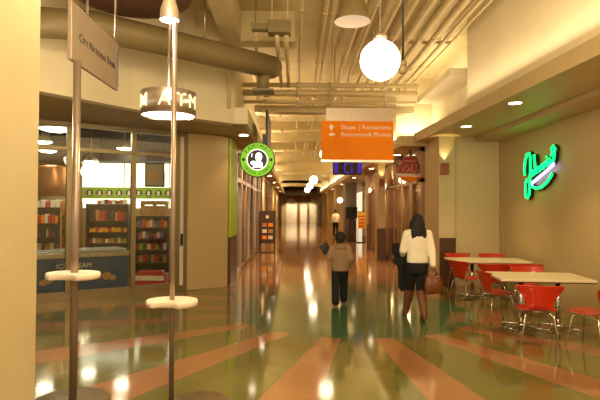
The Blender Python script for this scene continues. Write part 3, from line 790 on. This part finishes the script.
# left unit
shelf_unit(-6.75, -5.72, 13.0, 1.75, (.35, .7, 1.02, 1.36), 'dark shelf unit of bright bottles and packets beside the near pier')
goods(-6.7, -5.77, 13.0, 1.36, 8, ('red', 'red', 'orange', 'cream'), 'snack_bag', 'snack bag', 'on the top shelf of the left shop unit', .26)
goods(-6.7, -5.77, 13.0, 1.02, 8, ('red', 'blue', 'dark', 'cream'), 'bottle', 'bottle', 'on the second shelf of the left shop unit', .25, 'bottle')
goods(-6.7, -5.77, 13.0, .7, 7, ('brown', 'cream', 'dark'), 'carton', 'carton', 'on the third shelf of the left shop unit', .2)
goods(-6.72, -5.75, 13.05, 1.75, 6, ('cream', 'cream', 'red'), 'carton', 'carton', 'along the top of the left shop unit', .22)
# tall rack
shelf_unit(-5.66, -5.34, 13.0, 1.9, (.5, .85, 1.2, 1.55), 'narrow pale peg rack behind the bank sign post', 'wood')
goods(-5.63, -5.37, 13.0, 1.2, 3, ('dark', 'cream', 'red'), 'packet', 'packet', 'on the upper shelf of the narrow rack', .2)
goods(-5.63, -5.37, 13.0, 1.55, 3, ('red', 'dark', 'cream'), 'packet', 'packet', 'on the top shelf of the narrow rack', .2)
# middle unit
shelf_unit(-5.24, -4.2, 13.5, 1.85, (.55, .85, 1.13, 1.42), 'dark gondola shelf right of the freezer, left of the tall mullion')
goods(-5.2, -4.24, 13.5, 1.42, 9, ('dark', 'dark', 'brown', 'red', 'red', 'dark'), 'snack_bag', 'snack bag', 'on the top shelf of the dark gondola', .3)
goods(-5.2, -4.24, 13.5, 1.13, 9, ('orange', 'yellow', 'red', 'yellow'), 'packet', 'packet', 'on the second shelf of the dark gondola', .14)
goods(-5.2, -4.24, 13.5, .85, 9, ('red', 'cream', 'brown', 'green'), 'packet', 'packet', 'on the third shelf of the dark gondola', .16)
goods(-5.2, -4.24, 13.5, .55, 8, ('cream', 'brown', 'dark', 'red'), 'jar', 'jar', 'on the lowest shelf of the dark gondola', .17, 'bottle')
goods(-5.05, -4.3, 13.6, 1.85, 6, ('red', 'cream', 'dark'), 'carton', 'carton', 'on top of the dark gondola', .13)
# right unit
shelf_unit(-3.85, -2.98, 12.7, 1.55, (.45, .75, 1.02, 1.28), 'colourful goods rack by the shop door under the wooden crate')
goods(-3.8, -3.03, 12.7, 1.28, 7, ('brown', 'blue', 'red', 'orange', 'cream'), 'packet', 'packet', 'on the top shelf of the rack by the door', .22)
goods(-3.8, -3.03, 12.7, 1.02, 7, ('dark', 'red', 'cream', 'blue'), 'packet', 'packet', 'on the second shelf of the rack by the door', .18)
goods(-3.8, -3.03, 12.7, .75, 6, ('red', 'green', 'dark', 'cream'), 'packet', 'packet', 'on the third shelf of the rack by the door', .18)
goods(-3.8, -3.03, 12.7, .45, 6, ('dark', 'brown', 'red'), 'packet', 'packet', 'on the lowest shelf of the rack by the door', .2)
t = thing('wooden_crate', (-3.36, 12.68, 1.56), 'pale slatted wooden crate on top of the goods rack by the door', 'crate')
MB().box(-.3, .3, -.15, .15, 0, .03).build('bottom', 'wood', t)
for z in (.03, .15, .27):
    MB().box(-.3, .3, -.15, -.135, z, z+.09).build('slat', 'wood', t); MB().box(-.3, .3, .135, .15, z, z+.09).build('slat', 'wood', t)
for x in (-.3, -.01, .28): MB().box(x, x+.02, -.135, .135, .03, .34).build('end_board', 'wood', t)
t = thing('framed_poster', (-3.42, 12.9, 2.27), 'brown framed food poster hanging in the shop window', 'poster')
MB().box(-.24, .24, -.02, .02, 0, .6).build('frame', 'darkwood', t)
MB().box(-.205, .205, -.026, -.02, .04, .56).build('print', 'shopolive', t)
MB().poly_y([(.14*math.cos(a)-.02, .25+.08*math.sin(a)) for a in [2*PI*k/16 for k in range(16)]], -.03, -.025).build('printed_dish', 'copper', t)
for x in (-.18, .18): MB().tube([(x, 0, .6), (x, 0, 1.88)], .006, 6).build('cord', 'black', t)
t = thing('copper_drum', (-6.9, 15.2, 0), 'round copper clad drum standing behind the left shop shelves', 'drum column')
MB().lathe([(.0, 0), (.42, 0), (.42, 2.1), (0, 2.1)], 32).build('shaft', 'shopolive', t)
MB().lathe([(.42, 2.1), (.47, 2.12), (.45, 2.5), (.47, 2.9), (.44, 2.95), (0, 2.95)], 32).build('copper_band', 'copper', t)
t = thing('display_plinth', (-3.05, 11.3, 0), 'low red display plinth on the floor inside the shop window by the door', 'plinth')
MB().box(-.33, .33, -.13, .17, 0, .34, .01).build('base', 'red', t)
MB().box(-.3, .3, -.137, -.13, .2, .3).build('pale_stripe', 'offwhite', t)
MB().box(-.25, .25, -.1, .14, .34, .4, .01).build('top_step', 'red', t)

# ================================================================ PEOPLE
def solid(segs, name, material, parent, voxel=.007, smooth=6, extra=None):
    """joins tapered limbs and masses, closes them into one continuous surface"""
    b = MB()
    for s in segs:
        if s[0] == 'L':                                   # limb along points with radii
            pts, rs = s[1], s[2]
            b.tube(pts, rs, 14)
            for p, r in zip(pts, rs): b.ball(p, r, seg=14)
        elif s[0] == 'E':                                 # ellipsoid: centre, radii
            b.ball(s[1], 1, *s[2], seg=20, rot=Euler(s[3]).to_matrix() if len(s) > 3 else None)
        elif s[0] == 'R':                                 # torso through elliptical sections
            b.rings([[Vector((c[0]+rx*math.cos(2*PI*k/24), c[1]+ry*math.sin(2*PI*k/24), c[2])) for k in range(24)] for c, rx, ry in s[1]])
    o = b.build(name, material)
    m = o.modifiers.new('skin', 'REMESH'); m.mode = 'VOXEL'; m.voxel_size = voxel; m.use_smooth_shade = True
    if smooth:
        q = o.modifiers.new('relax', 'SMOOTH'); q.factor = .5; q.iterations = smooth
    dg = bpy.context.evaluated_depsgraph_get()
    me = bpy.data.meshes.new_from_object(o.evaluated_get(dg)); me.name = name
    old = o.data; o.modifiers.clear(); o.data = me; bpy.data.meshes.remove(old)
    for p in me.polygons: p.use_smooth = True
    o.parent = parent
    return o
V = Vector
def hand(wrist, d, palm_n, side, s=1.0):
    """palm, four bent fingers and a thumb; d = direction of the hand, palm_n = way the palm faces, side = thumb side"""
    d, n, q = V(d).normalized(), V(palm_n).normalized(), V(side).normalized()
    w = V(wrist); out = []
    out.append(('L', [w, w+d*.045*s, w+d*.075*s], [.021*s, .026*s, .024*s]))
    out.append(('L', [w+d*.05*s-q*.022*s, w+d*.075*s+q*.024*s], [.019*s, .019*s]))
    for off, ln in ((-.03, .062), (-.010, .078), (.010, .082), (.030, .072)):
        a = w+d*.08*s+q*off*s
        out.append(('L', [a, a+(d*.5+n*.12)*ln*s, a+(d*.75+n*.45)*ln*s, a+(d*.72+n*.8)*ln*s], [.0095*s, .009*s, .008*s, .007*s]))
    a = w+d*.03*s+q*.022*s
    out.append(('L', [a, a+(d*.025+q*.025+n*.012)*s, a+(d*.055+q*.03+n*.03)*s], [.012*s, .0105*s, .008*s]))
    return out
def head(c, r, s=1.0):
    """skull, jaw, nose, ears; faces +Y"""
    c = V(c)
    return [('E', c+V((0, -.008, .02))*s, (r*.80, r*.98, r*.98)), ('E', c+V((0, .035, -.05))*s, (r*.58, r*.62, r*.66)),
            ('L', [c+V((0, .088, .0))*s, c+V((0, .112, -.03))*s], [.010*s, .014*s]),
            ('E', c+V((0, .088, -.066))*s, (.024*s, .012*s, .008*s)), ('E', c+V((0, .085, -.08))*s, (.022*s, .012*s, .008*s)),
            ('E', c+V((-.082, 0, -.01))*s, (.010*s, .022*s, .032*s)), ('E', c+V((.082, 0, -.01))*s, (.010*s, .022*s, .032*s))]
def eyes(parent, c, s=1.0):
    c = V(c)
    for x in (-.032, .032): MB().ball(c+V((x, .089, .012))*s, .011*s, seg=12).build('eye', 'black', parent)

# ---- woman walking away
wm = thing('person', (1.97, 8.2, 0), 'woman walking away in a cream sweater, black leggings and tall brown boots', 'person')
lsh, lel, lwr = V((-.165, .0, 1.35)), V((-.225, .02, 1.09)), V((-.19, .2, .99))
rsh, rel, rwr = V((.165, .0, 1.35)), V((.215, -.05, 1.08)), V((.215, -.12, .86))
lhip, lkn, lan = V((-.075, 0, .86)), V((-.075, .21, .47)), V((-.105, .36, .09))
rhip, rkn, ran = V((.075, 0, .86)), V((.06, .03, .46)), V((.075, -.13, .11))
hc = (0, .03, 1.535)
body = [('R', [((0, 0, .80), .15, .10), ((0, 0, .9), .165, .112), ((0, .005, 1.0), .14, .098), ((0, .01, 1.1), .125, .09), ((0, .005, 1.22), .145, .10), ((0, 0, 1.33), .155, .09), ((0, 0, 1.395), .10, .06)]),
        ('L', [V((0, 0, 1.36)), V((0, .012, 1.43)), V((0, .025, 1.49))], [.06, .05, .05]),
        ('L', [lsh, lel, lwr], [.05, .038, .024]), ('L', [rsh, rel, rwr], [.05, .038, .024]),
        ('L', [V((-.06, 0, 1.37)), lsh], [.05, .05]), ('L', [V((.06, 0, 1.37)), rsh], [.05, .05]),
        ('L', [lhip, lkn, lan], [.088, .055, .036]), ('L', [rhip, rkn, ran], [.088, .055, .036]),
        ('L', [lan, lan+V((0, .1, -.05)), lan+V((0, .17, -.06))], [.036, .035, .028]), ('L', [ran, ran+V((0, .08, -.07)), ran+V((0, .14, -.085))], [.036, .033, .025])]
body += head(hc, .108) + hand(lwr, (.15, .9, .05), (.6, 0, -.5), (.2, .0, 1)) + hand(rwr, (0, -.12, -1), (-1, .1, 0), (0, 1, .1))
solid(body, 'body', 'skin', wm, .0055, 4)
eyes(wm, hc)
def inflate(pts, rs, d): return ('L', pts, [r+d for r in rs])
solid([('R', [((0, 0, .90), .168, .122), ((0, .0, .97), .166, .122), ((0, .005, 1.08), .16, .12), ((0, .005, 1.22), .172, .125), ((0, 0, 1.34), .17, .108), ((0, 0, 1.41), .10, .07), ((0, .01, 1.44), .07, .065)]),
       inflate([lsh, lel, lwr-(lwr-lel).normalized()*.02], [.05, .040, .028], .02), inflate([rsh, rel, rwr-(rwr-rel).normalized()*.02], [.05, .04, .028], .02),
       ('L', [V((-.06, 0, 1.375)), lsh], [.062, .068]), ('L', [V((.06, 0, 1.375)), rsh], [.062, .068])], 'sweater', 'sweater', wm, .008, 6)
solid([('R', [((0, .0, .74), .13, .115), ((0, .0, .85), .165, .125), ((0, 0, .95), .152, .112)]),
       inflate([lhip, lhip+(lkn-lhip)*.5, lkn, lkn+(lan-lkn)*.2], [.088, .078, .06, .052], .012), inflate([rhip, rhip+(rkn-rhip)*.5, rkn, rkn+(ran-rkn)*.2], [.088, .078, .06, .052], .012)], 'leggings', 'blackcloth', wm, .008, 4)
for kn, an, toe, ln in ((lkn, lan, V((0, .17, -.055)), .0), (rkn, ran, V((0, .15, -.082)), 0)):
    top = kn+(an-kn)*.06
    mid = kn+(an-kn)*.35
    solid([('L', [top, mid, kn+(an-kn)*.75, an], [.072, .078, .060, .055]), ('L', [an, an+toe*.55+V((0, 0, -.012)), an+toe], [.05, .045, .034]),
           ('L', [an+V((0, -.02, 0)), an+V((0, -.035, -.055))], [.042, .03])], 'boot', 'boots', wm, .008, 5)
hv = V(hc)
solid([('E', hv+V((0, -.018, .03)), (.096, .114, .112)), ('R', [((0, -.07, 1.31), .08, .04), ((0, -.06, 1.4), .098, .065), ((0, -.04, 1.5), .106, .088), ((0, -.03, 1.57), .100, .09)]),
       ('L', [hv+V((-.085, .01, 0)), hv+V((-.095, -.01, -.12))], [.03, .035]), ('L', [hv+V((.085, .01, 0)), hv+V((.095, -.01, -.12))], [.03, .035])] + [('L', [V((x, -.075, 1.42)), V((x*1.1, -.085, 1.33)), V((x*.95, -.078, z))], [.034, .026, .012]) for x, z in ((-.085, 1.25), (-.05, 1.21), (-.01, 1.23), (.03, 1.19), (.065, 1.24), (.09, 1.27))], 'hair', 'hair', wm, .007, 3)
# handbag on her right hand
hb = thing('handbag', (2.17, 7.99, .45), 'brown leather handbag held low in the walking woman’s right hand', 'handbag')
hb.rotation_euler = (0, R(-4), R(6)); hb.scale = (.82, .82, .9)
MB().rings([[V((sx*w+bx, y, z)) for sx, y in ((-1, -d), (-.6, -d*1.15), (.6, -d*1.15), (1, -d), (1, d), (.6, d*1.15), (-.6, d*1.15), (-1, d))] for z, w, d, bx in ((0, .15, .055, 0), (.02, .165, .07, 0), (.15, .16, .075, 0), (.27, .135, .05, .0), (.3, .125, .03, 0))]).build('bag_body', 'leather', hb)
for y in (-.03, .03): MB().tube([(-.09, y, .28)] + [(-.09*math.cos(a), y*(1-.5*math.sin(a)), .28+.155*math.sin(a)) for a in (.4, .8, 1.2, 1.57, 1.95, 2.35, 2.75)] + [(.09, y, .28)], .009, 8).build('handle', 'leather', hb)
MB().box(-.02, .02, -.092, -.078, .2, .25).build('clasp', 'steel', hb)
# coat over her left forearm
ct = thing('coat', (1.80, 8.42, .42), 'black coat draped over the walking woman’s left forearm', 'coat')
solid([('R', [((0, .02, .0), .05, .03), ((-.005, .02, .06), .085, .045), ((0, 0, .25), .095, .055), ((-.01, -.02, .45), .105, .07), ((-.01, -.03, .56), .09, .075), ((0, -.02, .63), .05, .06)]),
       ('E', V((-.115, -.03, .66)), (.085, .08, .125), (0, R(-15), 0)), ('E', V((-.06, .02, .5)), (.09, .07, .12)),
       ('L', [V((.05, -.05, .52)), V((.06, -.05, .2)), V((.05, -.02, .03))], [.03, .035, .02]), ('L', [V((-.06, -.06, .45)), V((-.05, -.05, .15))], [.035, .03])], 'cloth', 'blackcloth', ct, .009, 4)

# ---- boy walking ahead
k_ = .785
by = thing('person', (.86, 9.42, 0), 'boy walking away in a taupe hooded top and black trousers, in mid corridor', 'person')
ls, le, lw = V((-.135, 0, 1.04)), V((-.205, -.04, .86)), V((-.19, .13, .93))
rs_, re_, rw_ = V((.135, 0, 1.04)), V((.185, -.05, .84)), V((.17, .06, .70))
lh, lk, la = V((-.07, 0, .66)), V((-.085, .0, .37)), V((-.09, -.10, .085))
rh, rk, ra = V((.07, 0, .66)), V((.075, .12, .38)), V((.08, .16, .075))
bc = (0, .02, 1.205)
body = [('R', [((0, 0, .62), .11, .085), ((0, 0, .7), .12, .09), ((0, 0, .8), .11, .082), ((0, .0, .95), .12, .085), ((0, 0, 1.04), .115, .075), ((0, 0, 1.085), .07, .05)]),
        ('L', [V((0, 0, 1.06)), V((0, .015, 1.14))], [.047, .043]), ('L', [ls, le, lw], [.04, .031, .02]), ('L', [rs_, re_, rw_], [.04, .031, .02]),
        ('L', [V((-.05, 0, 1.05)), ls], [.04, .04]), ('L', [V((.05, 0, 1.05)), rs_], [.04, .04]),
        ('L', [lh, lk, la], [.068, .045, .03]), ('L', [rh, rk, ra], [.068, .045, .03]),
        ('L', [la, la+V((0, .08, -.05)), la+V((0, .13, -.06))], [.03, .026, .022]), ('L', [ra, ra+V((0, .09, -.04)), ra+V((0, .14, -.05))], [.03, .026, .022])]
body += head(bc, .102, .92) + hand(lw, (-.1, .8, .5), (.3, .3, -.6), (.5, 0, .6), .8) + hand(rw_, (-.05, .3, -1), (-1, .1, 0), (0, 1, .2), .8)
solid(body, 'body', 'skin', by, .005, 4)
eyes(by, bc, .92)
solid([('R', [((0, 0, .625), .16, .125), ((0, 0, .68), .162, .125), ((0, -.005, .8), .155, .12), ((0, -.005, .95), .155, .118), ((0, 0, 1.04), .14, .1), ((0, 0, 1.09), .085, .075), ((0, .01, 1.11), .06, .06)]),
       inflate([ls, le, lw-(lw-le)*.08], [.042, .036, .024], .021), inflate([rs_, re_, rw_-(rw_-re_)*.08], [.042, .036, .024], .021),
       ('L', [V((-.05, 0, 1.05)), ls], [.055, .06]), ('L', [V((.05, 0, 1.05)), rs_], [.055, .06]), ('E', V((0, -.085, 1.06)), (.095, .05, .06))], 'hooded_top', 'hoodie', by, .008, 5)
solid([('R', [((0, 0, .58), .13, .1), ((0, 0, .68), .14, .105)]), ('L', [lh, lk, la+V((0, 0, .0))], [.09, .076, .072]), ('L', [rh, rk, ra+V((0, 0, .02))], [.09, .076, .072])], 'trousers', 'blackcloth', by, .008, 5)
for a, dy in ((la, -.03), (ra, -.02)):
    f = solid([('L', [a+V((0, -.02, -.03)), a+V((0, .06, -.045)), a+V((0, .13, -.045))], [.042, .038, .03])], 'shoe', 'shoe', by, .007, 3)
    MB().box(a.x-.04, a.x+.04, a.y-.065, a.y+.16, a.z-.084, a.z-.066, .005).build('sole', 'sole', f)
solid([('E', V(bc)+V((0, -.016, .03)), (.098, .108, .104)), ('E', V(bc)+V((0, -.055, -.03)), (.078, .055, .055))], 'hair', 'hair', by, .007, 3)
bk = thing('book', (.655, 9.62, .93), 'dark book held up in the boy’s left hand', 'book')
bk.rotation_euler = (R(-18), R(-28), R(20))
MB().box(-.085, .085, -.014, .014, 0, .2, .003).build('cover', 'black', bk)
MB().box(-.08, .084, -.010, .010, .004, .204).build('pages', 'offwhite', bk)

# ---- far person
fp = thing('person', (2.72, 33, 0), 'far person in a white top and dark trousers beside the right shop fronts', 'person')
fb = [('R', [((0, 0, .85), .15, .1), ((0, 0, 1.0), .135, .095), ((0, 0, 1.25), .16, .1), ((0, 0, 1.42), .13, .08), ((0, 0, 1.47), .07, .05)]),
      ('L', [V((0, 0, 1.45)), V((0, .01, 1.55))], [.05, .05]), ('L', [V((-.18, 0, 1.4)), V((-.24, 0, 1.12)), V((-.22, .08, .9))], [.05, .038, .025]), ('L', [V((.18, 0, 1.4)), V((.24, 0, 1.12)), V((.22, .08, .9))], [.05, .038, .025]),
      ('L', [V((-.09, 0, .9)), V((-.1, .05, .48)), V((-.1, 0, .09))], [.085, .055, .038]), ('L', [V((.09, 0, .9)), V((.1, .02, .48)), V((.1, -.1, .09))], [.085, .055, .038]),
      ('L', [V((-.1, 0, .06)), V((-.1, .14, .03))], [.035, .028]), ('L', [V((.1, -.1, .06)), V((.1, .04, .03))], [.035, .028])]
solid(fb + head((0, .02, 1.64), .105) + hand(V((-.22, .08, .9)), (0, .2, -1), (1, 0, 0), (0, 1, 0)) + hand(V((.22, .08, .9)), (0, .2, -1), (-1, 0, 0), (0, 1, 0)), 'body', 'skin', fp, .007, 3)
eyes(fp, (0, .02, 1.64))
solid([('R', [((0, 0, .95), .17, .12), ((0, 0, 1.25), .18, .12), ((0, 0, 1.43), .14, .095), ((0, 0, 1.5), .07, .06)]), ('L', [V((-.18, 0, 1.4)), V((-.24, 0, 1.12)), V((-.225, .06, .95))], [.066, .055, .045]), ('L', [V((.18, 0, 1.4)), V((.24, 0, 1.12)), V((.225, .06, .95))], [.066, .055, .045])], 'white_top', 'sweater', fp, .01, 4)
solid([('R', [((0, 0, .8), .165, .115), ((0, 0, .98), .16, .115)]), ('L', [V((-.09, 0, .88)), V((-.1, .05, .48)), V((-.1, 0, .1))], [.1, .07, .055]), ('L', [V((.09, 0, .88)), V((.1, .02, .48)), V((.1, -.1, .1))], [.1, .07, .055])], 'trousers', 'blackcloth', fp, .01, 4)
solid([('E', V((0, .004, 1.672)), (.1, .112, .105))], 'hair', 'hair', fp, .01, 2)

# ================================================================ LIGHT OF THE PLACE, WITH ADDED FILL
WARM = (255, 230, 186)
# unseen ledge lights wash the upper walls and the ceiling; most are added fill
light('cove_fill_light', 'AREA', (3.05, 7.0, 3.72), 45, WARM, rot=(0, R(172), R(3)), size=.12, sy=11)
light('cove_fill_light', 'AREA', (3.2, 13.7, 3.7), 14, WARM, rot=(PI, 0, 0), size=.8, sy=.1)  # added uplight to brighten the crossing wall
light('cove_fill_light', 'AREA', (3.3, 11.8, 4.65), 12, WARM, rot=(PI, 0, 0), size=.3, sy=2.4)
for y in (20, 33, 47):  # added uplights brightening the far upper walls and ceiling
    light('cove_fill_light', 'AREA', (2.72, y, 3.64), 90, WARM, rot=(PI, 0, 0), size=.1, sy=12)
    light('cove_fill_light', 'AREA', (-1.04, y-2, 3.7), 90, WARM, rot=(PI, 0, 0), size=.1, sy=12)
# fixtureless fill lamps added near the viewpoint, some standing for unseen mall lamps
for x, y, z, e in ((.8, -2.2, 3.6, 300), (.85, 1.2, 4.3, 170), (-.9, 3.4, 4.0, 100), (-3.1, 5.4, 2.9, 75), (3.6, 3.4, 3.1, 70)):
    light('fill_lamp', 'POINT', (x, y, z), e, WARM, size=.2)
for x in (-.6, .4, 1.6, 2.6): light('wall_washer', 'SPOT', (x, 73.2, 3.8), 220, (255, 222, 170), rot=(R(25), 0, 0), size=.1, spot=70)
# shop lighting: fixtureless fill lamps added near the domes, then the storefront lamps
for x, y in ((-7.5, 14), (-5.6, 11.6), (-4.8, 14.6), (-3.2, 14.8), (-3.6, 12.0)):
    light('shop_fill_lamp', 'POINT', (x, y, 3.9 if y > 12 else 3.4), 28 if y > 12.1 else 12, (255, 240, 210), size=.15)
for y in (15, 18, 22, 26): light('storefront_lamp', 'POINT', (4.9, y, 2.9), 70, (255, 206, 150), size=.1)
for y in (15, 20, 25, 31): light('storefront_lamp', 'POINT', (-2.8, y, 2.9), 30, (255, 206, 150), size=.1)
